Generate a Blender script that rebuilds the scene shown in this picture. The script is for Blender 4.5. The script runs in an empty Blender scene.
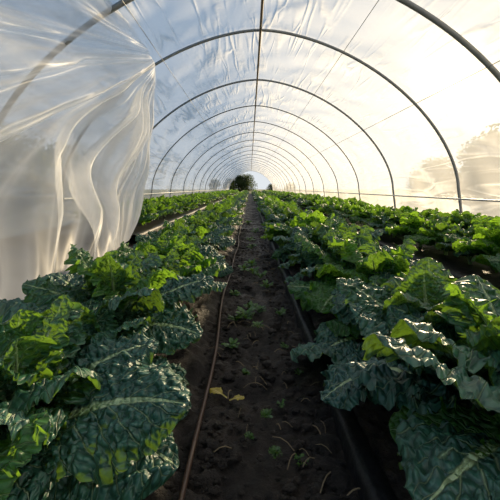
import bpy, math, random
import numpy as np
from mathutils import Vector, noise, Matrix
random.seed(7)
rng = np.random.RandomState(11)
scene = bpy.context.scene
try:
    scene.view_settings.view_transform = 'Standard'
    scene.view_settings.look = 'None'
    scene.view_settings.exposure = 0.0
except Exception as e:
    print(e)

EYE = 0.85
F = 333.0
# ------------------------------------------------------------ helpers
def link(o, parent=None):
    scene.collection.objects.link(o)
    if parent: o.parent = parent
    return o
def empty(name, loc=(0,0,0)):
    e = bpy.data.objects.new(name, None); e.location = loc; e.empty_display_size = .2
    return link(e)
def mesh_from_np(name, V, Fc, mats=(), smooth=True, uvs=None, attrs=None, matidx=None):
    me = bpy.data.meshes.new(name)
    V = np.asarray(V, dtype=np.float32); Fc = np.asarray(Fc, dtype=np.int32)
    n = len(Fc); k = Fc.shape[1]
    me.vertices.add(len(V)); me.vertices.foreach_set('co', V.ravel())
    me.loops.add(n*k); me.loops.foreach_set('vertex_index', Fc.ravel())
    me.polygons.add(n)
    me.polygons.foreach_set('loop_start', np.arange(0, n*k, k, dtype=np.int32))
    me.polygons.foreach_set('loop_total', np.full(n, k, dtype=np.int32))
    if smooth: me.polygons.foreach_set('use_smooth', np.ones(n, dtype=bool))
    if matidx is not None: me.polygons.foreach_set('material_index', np.asarray(matidx, dtype=np.int32))
    me.update(calc_edges=True)
    if uvs:
        for nm, uv in uvs.items():
            l = me.uv_layers.new(name=nm)
            l.data.foreach_set('uv', np.asarray(uv, dtype=np.float32)[Fc.ravel()].ravel())
    if attrs:
        for nm, a in attrs.items():
            at = me.attributes.new(nm, 'FLOAT', 'POINT')
            at.data.foreach_set('value', np.asarray(a, dtype=np.float32))
    for m in mats: me.materials.append(m)
    me.validate()
    return me
def grid_faces(nu, nv, off=0):
    i = np.arange(nu-1)[:,None]; j = np.arange(nv-1)[None,:]
    a = i*nv+j
    return (np.stack([a, a+nv, a+nv+1, a+1], -1).reshape(-1,4)+off)
def tube_np(pts, radii, seg=8):
    pts = [Vector(p) for p in pts]
    V=[]; n=len(pts)
    for i,p in enumerate(pts):
        t = (pts[min(i+1,n-1)]-pts[max(i-1,0)]).normalized()
        ref = Vector((0,0,1)) if abs(t.z)<.9 else Vector((1,0,0))
        if seg==10: ref = Vector((0,1,0))
        a = t.cross(ref).normalized(); b = t.cross(a)
        r = radii[i] if hasattr(radii,'__len__') else radii
        for k in range(seg):
            an = 2*math.pi*k/seg
            V.append(p + a*math.cos(an)*r + b*math.sin(an)*r)
    Fc=[]
    for i in range(n-1):
        for k in range(seg):
            k2=(k+1)%seg
            Fc.append((i*seg+k, i*seg+k2, (i+1)*seg+k2, (i+1)*seg+k))
    return np.array([tuple(v) for v in V]), np.array(Fc)
def tube_obj(name, pts, r, mat, parent=None, seg=10):
    V,Fc = tube_np(pts, r, seg)
    return link(bpy.data.objects.new(name, mesh_from_np(name, V, Fc, [mat])), parent)
class Acc:
    def __init__(s): s.V=[];s.F=[];s.n=0;s.at={};s.uv={};s.m=[]
    def add(s,V,Fc,mi=0,at=None,uv=None):
        s.V.append(V); s.F.append(np.asarray(Fc)+s.n); s.n+=len(V); s.m.append(np.full(len(Fc),mi))
        for k,v in (at or {}).items(): s.at.setdefault(k,[]).append(v)
        for k,v in (uv or {}).items(): s.uv.setdefault(k,[]).append(v)
    def mesh(s,name,mats,smooth=True):
        return mesh_from_np(name,np.concatenate(s.V),np.concatenate(s.F),mats,smooth,
            {k:np.concatenate(v) for k,v in s.uv.items()},{k:np.concatenate(v) for k,v in s.at.items()},np.concatenate(s.m))

# ------------------------------------------------------------ node helper
class NT:
    def __init__(s, nt): s.nt=nt; nt.nodes.clear()
    def n(s, t, **kw):
        nd = s.nt.nodes.new(t)
        for k,v in kw.items():
            if k.startswith('i_'):
                key=k[2:]; key=int(key) if key.isdigit() else key.replace('_',' ')
                s.set(nd.inputs[key], v)
            else: setattr(nd,k,v)
        return nd
    def set(s, inp, v):
        if isinstance(v, bpy.types.NodeSocket): s.nt.links.new(v, inp)
        elif isinstance(v, bpy.types.Node): s.nt.links.new(v.outputs[0], inp)
        else:
            if hasattr(inp.default_value,'__len__') and inp.type=='RGBA' and len(v)==3: v=(*v,1)
            inp.default_value=v
    def m(s, op, a, b=None, c=None, clamp=False):
        nd = s.nt.nodes.new('ShaderNodeMath'); nd.operation=op; nd.use_clamp=clamp
        s.set(nd.inputs[0],a)
        if b is not None: s.set(nd.inputs[1],b)
        if c is not None: s.set(nd.inputs[2],c)
        return nd.outputs[0]
    def mix(s, f, a, b, bt='MIX'):
        nd = s.nt.nodes.new('ShaderNodeMix'); nd.data_type='RGBA'; nd.blend_type=bt
        s.set(nd.inputs[0],f); s.set(nd.inputs[6],a); s.set(nd.inputs[7],b)
        return nd.outputs[2]
    def ss(s, x, lo, hi, a=0.0, b=1.0):
        nd = s.nt.nodes.new('ShaderNodeMapRange'); nd.interpolation_type='SMOOTHSTEP'
        s.set(nd.inputs[0],x)
        s.set(nd.inputs[1],lo); s.set(nd.inputs[2],hi); nd.inputs[3].default_value=a; nd.inputs[4].default_value=b
        return nd.outputs[0]
def newmat(name):
    m = bpy.data.materials.new(name); m.use_nodes=True
    return m, NT(m.node_tree)
def simple(name, col, rough=.6, metal=0., nscale=20, var=.25, bump=.2, bscale=60, spec=.5):
    m,t = newmat(name)
    tc = t.n('ShaderNodeTexCoord')
    ns = t.n('ShaderNodeTexNoise', i_Vector=tc.outputs['Object'], i_Scale=nscale, i_Detail=6.)
    dark = tuple(c*(1-var) for c in col); lite = tuple(min(1,c*(1+var)) for c in col)
    c = t.mix(ns.outputs[0], dark, lite)
    n2 = t.n('ShaderNodeTexNoise', i_Vector=tc.outputs['Object'], i_Scale=bscale, i_Detail=4.)
    b = t.n('ShaderNodeBump', i_Strength=bump, i_Distance=.01, i_Height=n2.outputs[0])
    p = t.n('ShaderNodeBsdfPrincipled', i_Base_Color=c, i_Roughness=rough, i_Metallic=metal, i_Normal=b.outputs[0])
    p.inputs['Specular IOR Level'].default_value=spec
    t.n('ShaderNodeOutputMaterial', i_Surface=p)
    return m

# ------------------------------------------------------------ materials
def plastic_mat(name, base_op, ridge_amt, tint, sx=1.0, diff=.35, aniso=(0.5,3.0), rots=(25,-35,70), gloss=.04, dens=False, bump=.55, rw=.06, lowamt=.4):
    m,t = newmat(name)
    uv = t.n('ShaderNodeUVMap', uv_map='uvm')
    ridges=[]
    for k,r in enumerate(rots):
        mp = t.n('ShaderNodeMapping', i_Vector=uv.outputs[0], i_Rotation=(0,0,math.radians(r)), i_Location=(k*7.3,k*3.1,0), i_Scale=(aniso[0]*sx,aniso[1]*sx,1))
        ns = t.n('ShaderNodeTexNoise', i_Vector=mp.outputs[0], i_Scale=1.0, i_Detail=1.5, i_Distortion=.25)
        a = t.m('ABSOLUTE', t.m('SUBTRACT', ns.outputs[0], .5))
        ridges.append(t.ss(a, 0.0, rw, 1.0, 0.0))
    r01 = t.m('MAXIMUM', ridges[0], t.m('MULTIPLY', ridges[1], .8))
    rr = t.m('MAXIMUM', r01, t.m('MULTIPLY', ridges[2], .5))
    low = t.n('ShaderNodeTexNoise', i_Vector=uv.outputs[0], i_Scale=.9, i_Detail=4.)
    rr2 = t.m('MULTIPLY', t.m('POWER', rr, 1.5), t.ss(low.outputs[0], .3,.65))
    op = t.m('ADD', base_op, t.m('ADD', t.m('MULTIPLY', rr2, ridge_amt), t.m('MULTIPLY', t.m('SUBTRACT', low.outputs[0], .5), lowamt)))
    if dens:
        da = t.n('ShaderNodeAttribute', attribute_name='dens').outputs['Fac']
        op = t.m('ADD', op, da)
    op = t.m('MINIMUM', t.m('MAXIMUM', op, .12), .97)
    bp = t.n('ShaderNodeBump', i_Strength=bump, i_Distance=.05, i_Height=t.m('MULTIPLY', rr, t.ss(low.outputs[0], .35,.7)))
    tr = t.n('ShaderNodeBsdfTransparent', i_Color=(.96,.97,.98,1))
    tl = t.n('ShaderNodeBsdfTranslucent', i_Color=(*tint,1), i_Normal=bp.outputs[0])
    df = t.n('ShaderNodeBsdfDiffuse', i_Color=(*tint,1), i_Normal=bp.outputs[0])
    gl = t.n('ShaderNodeBsdfGlossy', i_Color=(1,1,1,1), i_Roughness=.35)
    m1 = t.n('ShaderNodeMixShader', i_0=diff, i_1=tl, i_2=df)
    m2 = t.n('ShaderNodeMixShader', i_0=op, i_1=tr, i_2=m1)
    m3 = t.n('ShaderNodeMixShader', i_0=gloss, i_1=m2, i_2=gl)
    t.n('ShaderNodeOutputMaterial', i_Surface=m3)
    return m
M_cover = plastic_mat('polythene_cover', .50, .40, (.89,.89,.88), diff=.30, bump=.6, gloss=.015, aniso=(.35,2.6), rots=(32,-28,75))
M_curt = plastic_mat('polythene_curtain', .36, .32, (.89,.90,.91), sx=.7, diff=.42, aniso=(1.6,.3), rots=(-28,-12,-50), gloss=.02, dens=True, bump=.6)

def leaf_mat(name, c_dark, c_bright, c_vein, bl_scale=85., transl=.25, bump=.7, bdist=.006):
    m,t = newmat(name)
    un = t.n('ShaderNodeUVMap', uv_map='uvn'); um = t.n('ShaderNodeUVMap', uv_map='uvm')
    sp = t.n('ShaderNodeSeparateXYZ', i_0=un.outputs[0])
    S = sp.outputs[0]; v = t.m('ABSOLUTE', t.m('SUBTRACT', t.m('MULTIPLY', sp.outputs[1],2.),1.))
    tint = t.n('ShaderNodeAttribute', attribute_name='tint').outputs['Fac']
    rib = t.n('ShaderNodeAttribute', attribute_name='rib').outputs['Fac']
    th = t.m('ADD', .022, t.m('MULTIPLY', t.m('SUBTRACT',1.,S), .05))
    mid = t.ss(v, th, t.m('MULTIPLY', th, 1.9), 1.0, 0.0)
    dn = t.n('ShaderNodeTexNoise', i_Vector=um.outputs[0], i_Scale=14., i_Detail=2.)
    q = t.m('ADD', t.m('SUBTRACT', t.m('MULTIPLY', S, 8.), t.m('MULTIPLY', t.m('POWER', v, .8), 2.6)), t.m('MULTIPLY', dn.outputs[0], .9))
    fr = t.m('ABSOLUTE', t.m('SUBTRACT', t.m('FRACT', q), .5))
    lat = t.ss(fr, 0., t.m('ADD', .035, t.m('MULTIPLY', t.m('SUBTRACT',1.,v), .07)), 1., 0.)
    wob = t.n('ShaderNodeVectorMath', operation='ADD', i_0=um.outputs[0])
    wn = t.n('ShaderNodeTexNoise', i_Vector=um.outputs[0], i_Scale=40., i_Detail=2.)
    ws = t.n('ShaderNodeVectorMath', operation='SCALE', i_0=wn.outputs['Color']); ws.inputs['Scale'].default_value=.012
    t.nt.links.new(ws.outputs[0], wob.inputs[1])
    vor = t.n('ShaderNodeTexVoronoi', feature='SMOOTH_F1', i_Vector=wob.outputs[0], i_Scale=bl_scale)
    vor.inputs['Smoothness'].default_value=.3
    vd = vor.outputs['Distance']
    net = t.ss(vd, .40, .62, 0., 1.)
    veins = t.m('MAXIMUM', mid, t.m('MULTIPLY', lat, .6))
    veins = t.m('MAXIMUM', veins, rib)
    ns = t.n('ShaderNodeTexNoise', i_Vector=um.outputs[0], i_Scale=22., i_Detail=4.)
    c = t.mix(tint, c_dark, c_bright)
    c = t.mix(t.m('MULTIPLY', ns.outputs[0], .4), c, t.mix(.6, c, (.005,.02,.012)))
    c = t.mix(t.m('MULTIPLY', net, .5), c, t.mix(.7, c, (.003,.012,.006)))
    c = t.mix(t.m('MULTIPLY', veins, .85), c, c_vein)
    dome = t.m('SUBTRACT', 1., t.m('MULTIPLY', vd, vd))
    hgt = t.m('SUBTRACT', t.m('MULTIPLY', dome, 1.5), t.m('MULTIPLY', t.m('MAXIMUM', lat, mid), .6))
    bp = t.n('ShaderNodeBump', i_Strength=bump, i_Distance=bdist, i_Height=hgt)
    p = t.n('ShaderNodeBsdfPrincipled', i_Base_Color=c, i_Roughness=.42, i_Normal=bp.outputs[0])
    p.inputs['Specular IOR Level'].default_value=.6
    tc = t.mix(.75, c, (.36,.66,.03))
    tl = t.n('ShaderNodeBsdfTranslucent', i_Color=tc, i_Normal=bp.outputs[0])
    f = t.m('MULTIPLY', t.m('ADD', .10, t.m('MULTIPLY', tint, 1.0)), transl)
    mx = t.n('ShaderNodeMixShader', i_0=f, i_1=p, i_2=tl)
    t.n('ShaderNodeOutputMaterial', i_Surface=mx)
    return m
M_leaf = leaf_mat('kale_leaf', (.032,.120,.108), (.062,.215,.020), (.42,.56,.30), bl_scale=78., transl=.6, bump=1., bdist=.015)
M_weed = leaf_mat('weed_leaf', (.03,.09,.02), (.07,.19,.025), (.14,.2,.07), 200., .3, .3, .002)
M_yellow = leaf_mat('yellow_leaf', (.5,.36,.03), (.55,.42,.04), (.6,.5,.2), 150., .3, .3, .002)

def soil_mat():
    m,t = newmat('dark_soil')
    tc = t.n('ShaderNodeTexCoord'); O=tc.outputs['Object']
    n1 = t.n('ShaderNodeTexNoise', i_Vector=O, i_Scale=3., i_Detail=8., i_Roughness=.65)
    n2 = t.n('ShaderNodeTexNoise', i_Vector=O, i_Scale=40., i_Detail=8., i_Roughness=.7)
    n3 = t.n('ShaderNodeTexNoise', i_Vector=O, i_Scale=160., i_Detail=4., i_Roughness=.7)
    c = t.mix(t.ss(n1.outputs[0], .35,.65), (.013,.009,.007), (.050,.035,.025))
    c = t.mix(t.ss(n2.outputs[0], .45,.7), c, (.006,.005,.004))
    c = t.mix(t.ss(n3.outputs[0], .66,.74), c, (.13,.095,.065))
    h = t.m('ADD', n2.outputs[0], t.m('MULTIPLY', n3.outputs[0], .4))
    bp = t.n('ShaderNodeBump', i_Strength=1., i_Distance=.02, i_Height=h)
    r = t.ss(n1.outputs[0], .35,.65,.95,.42)
    p = t.n('ShaderNodeBsdfPrincipled', i_Base_Color=c, i_Roughness=r, i_Normal=bp.outputs[0])
    t.n('ShaderNodeOutputMaterial', i_Surface=p)
    return m
M_soil = soil_mat()
M_film = simple('black_mulch_film', (.010,.010,.011), .5, 0, 10, .3, .8, 25, spec=.3)
M_hose = simple('brown_drip_hose', (.07,.038,.025), .5, 0, 30, .3, .2, 100)
M_pipe = simple('galvanised_pipe', (.24,.25,.25), .5, .2, 10, .3, .1, 80)
M_ridge = simple('weathered_ridge_pole', (.18,.13,.08), .7, 0, 10, .3, .1, 80)
M_rail = simple('pale_rail', (.60,.60,.57), .5, .1, 10, .2, .1, 80)
M_board = simple('timber_board', (.16,.12,.08), .8, 0, 8, .4, .5, 40)
M_grass = simple('field_grass', (.05,.07,.025), .9, 0, 1.5, .5, .8, 12)
M_bark = simple('tree_bark', (.06,.045,.03), .9, 0, 8, .4, .8, 20)
M_straw = simple('dry_stalk', (.22,.16,.09), .8, 0, 30, .4, .3, 60)
def foliage_mat():
    m,t = newmat('tree_foliage')
    at = t.n('ShaderNodeAttribute', attribute_name='tint').outputs['Fac']
    c = t.mix(at, (.025,.045,.010), (.09,.12,.02))
    p = t.n('ShaderNodeBsdfPrincipled', i_Base_Color=c, i_Roughness=.6)
    tl = t.n('ShaderNodeBsdfTranslucent', i_Color=c)
    mx = t.n('ShaderNodeMixShader', i_0=.4, i_1=p, i_2=tl)
    t.n('ShaderNodeOutputMaterial', i_Surface=mx)
    return m
M_fol = foliage_mat()

# ------------------------------------------------------------ leaf geometry
def add_leaf(acc, base, az, L, W, e0, e1, tint, nu, nv, pet=.28, frill=.022, lam=.055, blist=.006, fold=.35, bend=0., roll=0., stem_r=.006, lobe=1., curl=.55, bsc=26.):
    t = np.linspace(0,1,nu)
    el = np.radians(e0+(e1-e0)*t**1.4)
    az_t = az + bend*t**1.5
    d = np.stack([np.cos(el)*np.cos(az_t), np.cos(el)*np.sin(az_t), np.sin(el)],-1)
    ds = L/(nu-1)
    P = np.concatenate([[[0,0,0]], np.cumsum(d[:-1]*ds,0)])+np.array(base)
    S = np.stack([-np.sin(az_t), np.cos(az_t), 0*az_t],-1)
    N = np.stack([-np.sin(el)*np.cos(az_t), -np.sin(el)*np.sin(az_t), np.cos(el)],-1)
    rl = roll*t[:,None]
    S, N = S*np.cos(rl)+N*np.sin(rl), N*np.cos(rl)-S*np.sin(rl)
    s = np.clip((t-pet)/(1-pet),0,1)
    w = W*.5*np.clip(np.sin(np.pi*np.clip(s**.88,0,1)),0,1)**.55
    w = np.where(t<=pet, 0, w); w[-1]=0.008
    ph = rng.rand(10)*6.28
    w = np.maximum(w, .0035)
    v = np.linspace(-1,1,nv)
    v = np.sign(v)*np.abs(v)**.80
    T,Vv = np.meshgrid(t, v, indexing='ij'); Sx,_ = np.meshgrid(s, v, indexing='ij')
    Wm = w[:,None]*np.ones_like(T)
    side = np.where(Vv<0,0,1)
    k = 2*np.pi*L*(1-pet)/lam
    wob = 2.2*np.sin(Sx*5+ph[0]+side*2.1)+1.3*np.sin(Sx*13+ph[6]+side)+.7*np.sin(Sx*29+ph[7])
    am = .65+.45*np.sin(Sx*11+ph[8]+side*2)
    lob = 1+ lobe*np.abs(Vv)**2*( .06*np.sin(k*.23*Sx+ph[1]+side*1.7+wob*.5) + .018*np.sin(k*1.9*Sx+ph[2]+side+wob))
    fade = np.clip(Wm/(W*.3),0,1)
    fr = frill*np.abs(Vv)**3.4*fade*am*( np.sin(k*Sx+ph[3]+side*2.4+wob) + .45*np.sin(k*2.3*Sx+ph[4]+side*1.1-wob)) \
       + frill*.9*np.abs(Vv)**2*fade*np.sin(k*.30*Sx+ph[5]+side*3+wob*.4)
    fx = frill*.6*np.abs(Vv)**4*fade*am*np.cos(k*Sx+ph[3]+side*2.4+wob)
    foldm = fold*(1-.9*Sx)
    X = Vv*Wm*lob*np.cos(foldm)
    Z = np.abs(Vv)*Wm*np.sin(foldm) + fr - curl*Wm*np.abs(Vv)**3*Sx
    off = rng.rand()*50
    bl = np.zeros_like(Z)
    for i in range(nu):
        if t[i] <= pet: continue
        for j in range(nv):
            q = Vector((t[i]*L*bsc+off, Vv[i,j]*w[i]*bsc, off))
            n1 = noise.noise(q); n2 = noise.noise(q*2.3)
            bl[i,j] = (abs(n1)*1.8-.35)*1.0 + n2*.5
    Z = Z + blist*bl*np.clip(np.abs(Vv)*6,0,1)*fade
    Vt = P[:,None,:] + S[:,None,:]*X[...,None] + N[:,None,:]*Z[...,None] + d[:,None,:]*fx[...,None]
    n = nu*nv
    uvn = np.stack([Sx.ravel(), (Vv.ravel()+1)/2],-1)
    uvm = np.stack([(T*L).ravel()+off, (Vv*Wm).ravel()],-1)
    tt = np.clip(tint + .12*(np.abs(Vv)**2), 0,1)
    acc.add(Vt.reshape(-1,3), grid_faces(nu,nv), 0, {'tint':tt.ravel(),'rib':np.zeros(n)}, {'uvn':uvn,'uvm':uvm})
    m = max(6, nu//3); idx = np.linspace(0, int((nu-1)*.85), m).astype(int)
    rad = np.array([stem_r*(1-.85*t[i]) for i in idx])
    pts = P[idx]-N[idx]*rad[:,None]*.5
    Vs,Fs = tube_np([tuple(p) for p in pts], rad, 6)
    acc.add(Vs, Fs, 0, {'tint':np.full(len(Vs),tint),'rib':np.ones(len(Vs))*.9}, {'uvn':np.tile([[.5,.5]],(len(Vs),1)),'uvm':Vs[:,:2]})

def kale_mesh(name, nleaf, nu, nv, kind, seed):
    global rng
    rng = np.random.RandomState(seed)
    acc = Acc()
    Vs,Fs = tube_np([(0,0,-.03),(.004,0,.05),(0,.004,.10),(0,0,.15)], [.017,.016,.014,.006], 9)
    acc.add(Vs,Fs,0,{'tint':np.full(len(Vs),.5),'rib':np.ones(len(Vs))*.8},{'uvn':np.tile([[.5,.5]],(len(Vs),1)),'uvm':Vs[:,:2]})
    a0 = rng.rand()*6.28
    for i in range(nleaf):
        f = i/(nleaf-1)
        az = a0+i*2.39996+rng.uniform(-.3,.3)
        L = (.48-.15*f)*rng.uniform(.85,1.12)
        W = (.27-.10*f)*rng.uniform(.85,1.15)
        e0 = 44+41*f+rng.uniform(-8,8)
        e1 = -28+98*f**1.1+rng.uniform(-24,24)
        z = .02+.11*f
        if kind=='blue':
            tint = rng.uniform(.0,.12)+.30*f**2.5; fr=.014; lam=.030; bl=.016; lb=1.0
            if rng.rand()<.16: tint=.6
        else: tint = rng.uniform(.22,.80)+.15*f; fr=.018; lam=.032; bl=.013; lb=1.8
        add_leaf(acc,(0,0,z),az,L,W,e0,e1,min(tint,1),nu,nv,pet=.24,frill=fr,lam=lam,blist=bl,fold=rng.uniform(.15,.55),bend=rng.uniform(-.6,.6),roll=rng.uniform(-.7,.7),stem_r=.0068,lobe=lb,curl=rng.uniform(.25,.8),bsc=38.)
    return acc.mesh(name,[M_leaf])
hi_blue = [kale_mesh('kale_blue_%d'%i, 19, 108, 46, 'blue', 100+i) for i in range(4)]
hi_green = [kale_mesh('kale_green_%d'%i, 19, 108, 46, 'green', 200+i) for i in range(3)]
lo_blue = [kale_mesh('kale_lo_blue_%d'%i, 15, 30, 15, 'blue', 300+i) for i in range(2)]
lo_green = [kale_mesh('kale_lo_green_%d'%i, 15, 30, 15, 'green', 400+i) for i in range(3)]

# ------------------------------------------------------------ rows
def row(xc, y0, y1, step, zb, pblue, sc, seed, scz=1.):
    r = random.Random(seed)
    root = empty('kale_row', (xc,0,0))
    y=y0; k=0
    while y<y1:
        blue = r.random()< pblue(y)
        if y<6.5: me = r.choice(hi_blue if blue else hi_green)
        else: me = r.choice(lo_blue if blue else lo_green)
        o = bpy.data.objects.new('kale_plant_%d'%k, me)
        s = sc*r.uniform(.9,1.12)
        o.location=(r.uniform(-.04,.04), y+r.uniform(-.04,.04), zb)
        o.rotation_euler=(r.uniform(-.06,.06),r.uniform(-.06,.06),r.uniform(0,6.28))
        o.scale=(s,s,s*r.uniform(.95,1.08)*scz)
        link(o, root)
        y += step; k+=1
    return root
row(-.68, .56, 51, .36, .03, lambda y: .88 if y<4 else .6, 1.24, 1, .80)
row(.73, .54, 51, .36, .03, lambda y: .62 if y<4 else .45, 1.28, 2, .80)
row(2.05, 1.4, 51, .42, .15, lambda y:.25, .98, 3, .85)
row(2.7, 1.6, 51, .42, .15, lambda y:.25, .98, 4, .85)
row(-2.05, 5.6, 51, .42, .15, lambda y:.1, .98, 5, .9)
row(-2.7, 6.0, 51, .42, .15, lambda y:.1, .98, 6, .9)

# ------------------------------------------------------------ soil
def soil():
    xs = np.concatenate([np.linspace(-3.4,-1.1,30)[:-1], np.linspace(-1.1,1.2,170), np.linspace(1.2,3.75,30)[1:]])
    ys = [-4.0]
    while ys[-1]<.6: ys.append(ys[-1]+.25)
    while ys[-1]<53.5: ys.append(ys[-1]+max(.010, .010*ys[-1]))
    ys=np.array(ys)
    X,Y=np.meshgrid(xs,ys,indexing='ij')
    Z=np.zeros_like(X)
    for i in range(X.shape[0]):
        for j in range(X.shape[1]):
            x,y=X[i,j],Y[i,j]
            p=Vector((x,y,0))
            n=.018*noise.noise(p*3.1)
            if y<14 and abs(x)<1.3:
                c = noise.noise(p*14); f=noise.noise(p*38)
                amt = .4+.8*min(1,abs(x-.07)/.20)
                n += amt*(.020*abs(c)*1.8 + .010*f)
            Z[i,j]=n - .015*math.exp(-((x-.07)/.13)**2)
            Z[i,j]+= .045*max(0,min(1,(-.22-x)/.08))*max(0,min(1,(x+1.05)/.1))
            Z[i,j]+= .040*max(0,min(1,(x-.35)/.03))*max(0,min(1,(1.15-x)/.1))
    V=np.stack([X,Y,Z],-1).reshape(-1,3)
    return mesh_from_np('soil_floor',V,grid_faces(len(xs),len(ys)),[M_soil])
soil_o = link(bpy.data.objects.new('soil_floor', soil()))

def bed(name, prof, y0, y1, mat, amp=.006):
    ys=[y0]
    while ys[-1]<y1: ys.append(ys[-1]+max(.03,.015*abs(ys[-1])))
    pts=[]
    for (a,b) in zip(prof[:-1],prof[1:]):
        n=max(2,int(math.dist(a,b)/.03))
        for k in range(n): pts.append((a[0]+(b[0]-a[0])*k/n, a[1]+(b[1]-a[1])*k/n))
    pts.append(prof[-1])
    V=[]
    for (x,z) in pts:
        for y in ys:
            q=Vector((x*5,y*3,z*5))
            e = min(1, abs(x-prof[0][0])/.02+.3)
            V.append((x+amp*1.3*noise.noise(q+Vector((9,0,0)))+.01*noise.noise(Vector((0,y*1.7,3))), y, z+amp*e*(noise.noise(q)+.5*noise.noise(q*3.1))))
    return link(bpy.data.objects.new(name, mesh_from_np(name,V,grid_faces(len(pts),len(ys)),[mat])))
bed('black_bed_edging', [(.292,-.03),(.304,.052),(.318,.064),(.345,.060),(.372,.052),(.395,.01)], -1, 52, M_film, .005)
bed('black_mulch_bed', [(1.68,-.02),(1.70,.13),(1.74,.15),(3.05,.15),(3.1,-.02)], -1, 52, M_film)
bed('black_mulch_bed', [(-3.1,-.02),(-3.05,.15),(-1.74,.15),(-1.70,.13),(-1.68,-.02)], 5.0, 52, M_film)

pts=[]; y=-.5
while y<51:
    pts.append((-.185+.012*math.sin(y*1.7)+.008*math.sin(y*4.1+1), y, .030+.006*math.sin(y*3))); y+=.08 if y<6 else .5
tube_obj('drip_irrigation_hose', pts, .0080, M_hose, None, 8)

def clods():
    acc=Acc(); r=random.Random(5)
    import bmesh
    bm=bmesh.new(); bmesh.ops.create_icosphere(bm, subdivisions=2, radius=1)
    bv=np.array([v.co[:] for v in bm.verts]); bf=np.array([[v.index for v in f.verts] for f in bm.faces]); bm.free()
    for k in range(1300):
        y = .85+ 6*r.random()**1.8
        sdd = r.random()
        x = r.uniform(-.16,.28) if sdd<.35 else (r.uniform(-.24,-.05) if sdd<.7 else r.uniform(.15,.275))
        s = r.uniform(.003,.010) if r.random()<.86 else r.uniform(.010,.022)
        o=Vector((r.random()*40,r.random()*40,0))
        V=[]
        for v in bv:
            vv=Vector(v); d=1+.8*noise.noise(vv*1.6+o)+.3*noise.noise(vv*4+o)
            V.append((x+vv.x*d*s*1.3, y+vv.y*d*s, .010+vv.z*d*s*.65))
        acc.add(np.array(V), bf)
    return acc.mesh('soil_clods',[M_soil],False)
link(bpy.data.objects.new('soil_clods', clods()), soil_o)
def stalks():
    acc=Acc(); r=random.Random(8)
    for k in range(90):
        y=.9+4*r.random()**1.4; x=r.uniform(-.15,.27); a=r.uniform(0,3.14); l=r.uniform(.02,.09)
        b=r.uniform(-.3,.3)
        pts=[(x+math.cos(a+b*u)*l*u, y+math.sin(a+b*u)*l*u, .018+.012*math.sin(3*u)) for u in (0,.33,.66,1)]
        V,Fc=tube_np(pts, r.uniform(.0008,.002), 5); acc.add(V,Fc)
    return acc.mesh('dry_stalk_litter',[M_straw])
link(bpy.data.objects.new('dry_stalk_litter', stalks()), soil_o)
def weed(loc, s, seed, n=12):
    global rng
    rng=np.random.RandomState(seed); acc=Acc()
    for i in range(n):
        add_leaf(acc,(0,0,0),i*2.4+rng.rand(),s*rng.uniform(.7,1.2),s*.4,rng.uniform(30,75),rng.uniform(-20,40),rng.rand(),14,7,pet=.45,frill=.003,lam=.03,blist=.001,stem_r=.0012)
    o=bpy.data.objects.new('path_weed', acc.mesh('path_weed',[M_weed])); o.location=loc; link(o)
wr=random.Random(3)
for (x,y,s) in [(-.03,2.15,.09),(.05,2.0,.06),(.0,2.3,.07),(.06,2.25,.06),(.03,3.25,.10),(-.06,3.4,.09),(.1,3.1,.08),(.02,3.55,.09),(-.09,2.1,.06),
                (.06,1.22,.03),(-.10,1.75,.05),(.16,1.02,.025),(.02,4.6,.10),(.1,6.2,.12),(-.05,7.8,.12),(.22,1.5,.03),(.0,5.3,.1),(.08,1.05,.025),(.0,1.12,.02),(.12,1.28,.025),
                (.2,2.2,.05),(-.12,2.6,.06),(.14,2.8,.07),(.18,1.75,.03),(-.02,1.5,.025)]:
    weed((x,y,.008),s,wr.randint(1,999),wr.randint(8,18))
rng=np.random.RandomState(77)
acc=Acc(); add_leaf(acc,(0,0,.015),2.6,.085,.045,20,-12,.5,20,11,pet=.3,frill=.004,lam=.03,blist=.001,stem_r=.0014)
add_leaf(acc,(.01,-.015,.015),.3,.06,.03,12,-8,.7,20,11,pet=.3,frill=.003,lam=.03,blist=.001,stem_r=.0012)
o=bpy.data.objects.new('fallen_yellow_leaf', acc.mesh('fallen_yellow_leaf',[M_yellow])); o.location=(-.09,1.30,.015); link(o)

# ------------------------------------------------------------ polytunnel
CX, A, H, NEXP = .18, 3.45, 2.75, 1.70
def arch(nseg, extra=0.):
    half=[]
    for k in range(nseg+1):
        th = math.pi/2*k/nseg
        half.append(((A+extra)*max(0,math.cos(th))**(2/NEXP), EYE+(H+extra)*max(0,math.sin(th))**(2/NEXP)))
    low=[(A+extra+.10*(1-z/EYE), z) for z in np.linspace(0,EYE,8)[:-1]]
    right = low+half
    left=[(CX-x,z) for x,z in right]
    right=[(CX+x,z) for x,z in right]
    return left+right[::-1][1:]
tunnel = empty('polytunnel')
D2, SP = 5.8, 2.66
hoops_y=[-3.8,-1.2,1.4,4.0]+[D2+SP*k for k in range(0,19)]
prof = arch(32)
for k,yh in enumerate(hoops_y):
    tube_obj('hoop_%d'%k, [(x,yh,z) for x,z in prof], .034 if k==3 else (.025 if k<6 else .019), M_pipe, tunnel, 10)
tube_obj('ridge_pole', [(CX,hoops_y[0],EYE+H-.06),(CX,hoops_y[-1],EYE+H-.06)], .022, M_ridge, tunnel, 8)
def arch_z(x): return EYE+H*(1-(abs(x-CX)/A)**NEXP)**(1/NEXP)
for k,x in enumerate((-1.5,1.6,2.85)):
    tube_obj('purlin_wire_%d'%k, [(x,hoops_y[0],arch_z(x)-.04),(x,hoops_y[-1],arch_z(x)-.04)], .005, M_pipe, tunnel, 6)
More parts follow.
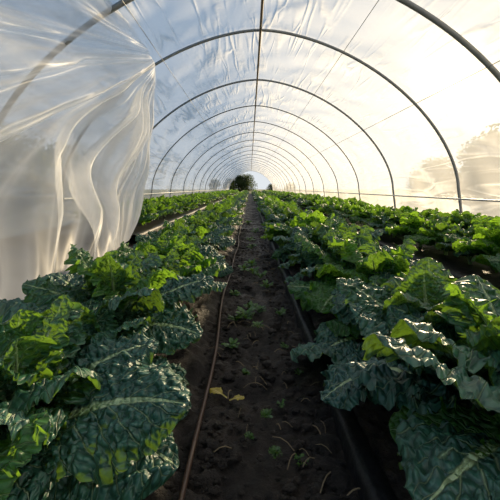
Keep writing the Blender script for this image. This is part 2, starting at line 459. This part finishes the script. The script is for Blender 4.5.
for k,sx in enumerate((-1,1)):
    tube_obj('side_rail_%d'%k, [(CX+sx*(A-.02),hoops_y[0] if sx>0 else 5.8,.66),(CX+sx*(A-.02),hoops_y[-1],.66)], .016, M_rail, tunnel, 8)
    x0=CX+sx*(A+.13); y0,y1=hoops_y[0],hoops_y[-1]
    V=[(x0-.02,y0,-.05),(x0+.02,y0,-.05),(x0+.02,y0,.16),(x0-.02,y0,.16),(x0-.02,y1,-.05),(x0+.02,y1,-.05),(x0+.02,y1,.16),(x0-.02,y1,.16)]
    Fc=[(0,1,2,3),(7,6,5,4),(0,4,5,1),(1,5,6,2),(2,6,7,3),(3,7,4,0)]
    link(bpy.data.objects.new('base_board_%d'%k, mesh_from_np('base_board',V,Fc,[M_board],False)), tunnel)
def cover():
    P = arch(60, .045)
    al=[0.]
    for a,b in zip(P[:-1],P[1:]): al.append(al[-1]+math.dist(a,b))
    V=[];uv=[]
    ys=[]
    for a,b in zip(hoops_y[:-1],hoops_y[1:]):
        n = 22 if b<15 else 10
        ys += [(a+(b-a)*k/n, k/n) for k in range(n)]
    ys.append((hoops_y[-1],0))
    np_=len(P)
    for i,(x,z) in enumerate(P):
        a=P[max(0,i-1)]; b=P[min(np_-1,i+1)]
        tx,tz=b[0]-a[0],b[1]-a[1]; l=math.hypot(tx,tz)+1e-9
        nx,nz = -tz/l, tx/l
        if nx*(x-CX)+nz*(z-1)>0: nx,nz=-nx,-nz
        for y,fy in ys:
            sag=math.sin(math.pi*fy)
            q=Vector((al[i]*1.0+fy*1.2, y*.9, 3.3))
            w=.05*noise.noise(q*1.6)+.03*noise.noise(Vector((al[i]*3.2+y*1.1,y*.8,7)))
            d=sag*(.05+w)*(1 if z>.3 else .3) 
            V.append((x+nx*d, y, z+nz*d)); uv.append((y, al[i]))
    return mesh_from_np('cover',V,grid_faces(np_,len(ys)),[M_cover],True,{'uvm':np.array(uv)})
link(bpy.data.objects.new('cover', cover()), tunnel)

# ------------------------------------------------------------ hanging sheet
def curtain():
    nu,nv=560,200
    top=[(-1.64,5.76,2.83),(-1.60,5.62,2.93),(-1.60,5.3,3.02),(-1.62,4.6,3.05),(-1.68,3.4,3.05),(-1.75,2.0,3.02),(-1.8,0.0,3.0),(-1.8,-1.5,3.0)]
    tu =[0,.08,.2,.38,.55,.72,.9,1]
    bot=[(-1.74,4.78,.10),(-1.60,3.9,.05),(-1.44,3.25,.03),(-1.32,2.42,.02),(-1.28,2.05,.02),(-1.26,1.2,.02),(-1.26,0,.02),(-1.3,-1.5,.02)]
    bu =[0,.2,.34,.5,.6,.75,.9,1]
    u=np.linspace(0,1,nu); v=np.linspace(0,1,nv)
    T=np.stack([np.interp(u,tu,[p[c] for p in top]) for c in range(3)],-1)
    B=np.stack([np.interp(u,bu,[p[c] for p in bot]) for c in range(3)],-1)
    V=np.zeros((nu,nv,3)); UV=np.zeros((nu,nv,2)); DN=np.zeros((nu,nv))
    def ridge(n): return max(0,1-abs(n)*3.5)
    for i in range(nu):
        uu=u[i]
        for j in range(nv):
            vv=v[j]
            p=T[i]*(1-vv)+B[i]*vv
            lean = -.50*math.sin(math.pi*vv)*min(1,uu*3)
            dy=5.95-p[1]; dz=3.05-p[2]
            rr=math.hypot(dy,dz); th=math.atan2(dy,dz+.15)
            g=min(1,rr/1.8)
            a=th*6.0
            n1=noise.noise(Vector((a*.9, rr*.22, 1.)))
            n2=noise.noise(Vector((a*2.6, rr*.35, 5.)))
            n3=noise.noise(Vector((a*7.0, rr*.6, 9.)))
            w5=noise.noise(Vector((p[1]*.9, p[2]*.8, 4.)))
            r1,r2,r3=ridge(n1),ridge(n2),ridge(n3)
            d = g*(.48*n1 + .28*n2*min(1,rr/1.0) + .075*n3)+.24*w5*g
            d*= .35+.65*min(1,uu*5)
            d*= min(1,(1-vv)*4+.2)*min(1,vv*6+.15)
            V[i,j]=(p[0]+lean+d+.08*math.sin(math.pi*vv)*(1-min(1,uu*5))+.015*math.sin(vv*23), p[1]+.6*d, p[2]-.03*abs(d))
            UV[i,j]=(th*3.0, rr)
            DN[i,j]=.08*r1**2+.26*r2**2+.18*r3**2 + .55*max(0,1-uu/.40)*(.65+.35*r3)*min(1,.3+vv*2.2)-.04
    V=V.reshape(-1,3); V[:,2]=np.maximum(V[:,2],.012)
    return mesh_from_np('plastic_sheet_curtain',V,grid_faces(nu,nv),[M_curt],True,{'uvm':UV.reshape(-1,2)},{'dens':DN.ravel()})
link(bpy.data.objects.new('plastic_sheet_curtain', curtain()))

# ------------------------------------------------------------ outside
V=[(-150,-60,-.06),(150,-60,-.06),(150,220,-.06),(-150,220,-.06)]
link(bpy.data.objects.new('ground', mesh_from_np('ground',V,[(0,1,2,3)],[M_grass],False)))
def tree_mesh(name, h, wd, seed, nleaf=7000):
    r=random.Random(seed); acc=Acc()
    def addt(pts,rad):
        V,Fc=tube_np(pts,rad,8); acc.add(V,Fc,0,{'tint':np.zeros(len(V))})
    addt([(0,0,-.1),(.03*h,0,h*.2),(0,.02*h,h*.45),(.02*h,0,h*.75)],[.05*h*.6,.04*h*.6,.028*h*.6,.01*h*.6])
    clumps=[]
    for k in range(26):
        a=r.uniform(0,6.28); zz=r.uniform(.16,.86)*h; rad=wd*.5*math.sin(math.pi*min(.95,(zz/h)*.8+.18))*r.uniform(.2,.8)
        c=Vector((math.cos(a)*rad, math.sin(a)*rad, zz)); clumps.append((c, wd*r.uniform(.14,.24)))
        addt([(0,0,zz*.55),tuple(c*.5+Vector((0,0,zz*.30))),tuple(c)],[.012*h,.008*h,.003*h])
    LV=[];LF=[];tt=[]
    for k in range(nleaf):
        c,s=r.choice(clumps)
        d=Vector((r.gauss(0,1),r.gauss(0,1),r.gauss(0,.8))).normalized()*s*r.random()**.4
        p=c+d
        n=Vector((r.gauss(0,1),r.gauss(0,1),r.gauss(0,1))).normalized(); a=n.orthogonal().normalized(); b=n.cross(a)
        l=r.uniform(.05,.10)*h/4*1.3
        i0=len(LV)
        for q in (-a*l, b*l*.5, a*l, -b*l*.5): LV.append(tuple(p+q))
        LF.append((i0,i0+1,i0+2,i0+3)); t_=r.random(); tt+= [t_]*4
    acc.add(np.array(LV),np.array(LF),1,{'tint':np.array(tt)})
    return acc.mesh(name,[M_bark,M_fol])
T1=tree_mesh('tree_a',4.0,3.6,1); T2=tree_mesh('tree_b',3.3,4.2,2); T3=tree_mesh('tree_c',4.6,4.4,3)
k=0
for (x,y,me,s) in [(14.5,19,T1,1.15),(16.5,21,T2,1.3),(12.8,23,T2,.9),(18,25,T3,1.0),(21,22,T3,1.15),(15.5,22,T3,.95),
                   (-6.2,8.2,T2,.75),(-8.5,10,T1,.8),(-5.8,5.5,T2,.62),(-7.2,13,T2,.8),(-9,4,T3,.9),(-6.2,3.6,T2,.6),
                   (-1.6,57,T1,.85),(-.6,58,T2,1.0),(-3.6,61,T2,.8),(4.0,62,T2,.5),(-7,66,T1,.7),(8,66,T2,.6)]:
    o=bpy.data.objects.new('tree',me); o.location=(x,y,-.05); o.scale=(s,s,s); o.rotation_euler=(0,0,k*1.3); link(o); k+=1

# ------------------------------------------------------------ light
az=math.radians(31.5); el=math.radians(15.5)
sd=Vector((math.sin(az)*math.cos(el), math.cos(az)*math.cos(el), math.sin(el)))
sun=bpy.data.lights.new('sun','SUN'); sun.energy=12.0; sun.angle=math.radians(2.5); sun.color=(1,.78,.48)
so=bpy.data.objects.new('sun',sun); so.rotation_euler=sd.to_track_quat('Z','Y').to_euler(); so.location=(10,16,8); link(so)
w=bpy.data.worlds.new('sky'); scene.world=w; w.use_nodes=True
t=NT(w.node_tree)
tc=t.n('ShaderNodeTexCoord')
nrm=t.n('ShaderNodeVectorMath',operation='NORMALIZE',i_0=tc.outputs['Generated'])
dt=t.n('ShaderNodeVectorMath',operation='DOT_PRODUCT',i_0=nrm.outputs[0]); dt.inputs[1].default_value=sd
raw=dt.outputs['Value']
dot=t.m('MAXIMUM',raw,0.)
zz=t.n('ShaderNodeSeparateXYZ',i_0=nrm.outputs[0]).outputs[2]
base=t.mix(t.ss(zz,-.02,.75),(.74,.79,.84),(.24,.38,.58))
base=t.mix(t.ss(raw,-.4,.75,.65,0.),base,(.11,.25,.45))
halo=t.m('ADD',t.m('MULTIPLY',t.m('POWER',dot,6.),.10),t.m('ADD',t.m('MULTIPLY',t.m('POWER',dot,40.),.45),t.m('MULTIPLY',t.m('POWER',dot,400.),5.)))
hc=t.n('ShaderNodeVectorMath',operation='SCALE'); hc.inputs[0].default_value=(1,.78,.42); t.set(hc.inputs['Scale'],halo)
add=t.n('ShaderNodeVectorMath',operation='ADD',i_0=base,i_1=hc.outputs[0])
bg=t.n('ShaderNodeBackground',i_Color=add.outputs[0],i_Strength=1.0)
t.n('ShaderNodeOutputWorld',i_Surface=bg)

# ------------------------------------------------------------ camera
cam=bpy.data.cameras.new('camera'); co=bpy.data.objects.new('camera',cam)
cam.sensor_width=36; cam.lens=36*F/500; cam.shift_y=-62/500; cam.clip_start=.02; cam.clip_end=500
co.location=(0,0,EYE); co.rotation_euler=(math.pi/2,0,0); link(co)
scene.camera=co
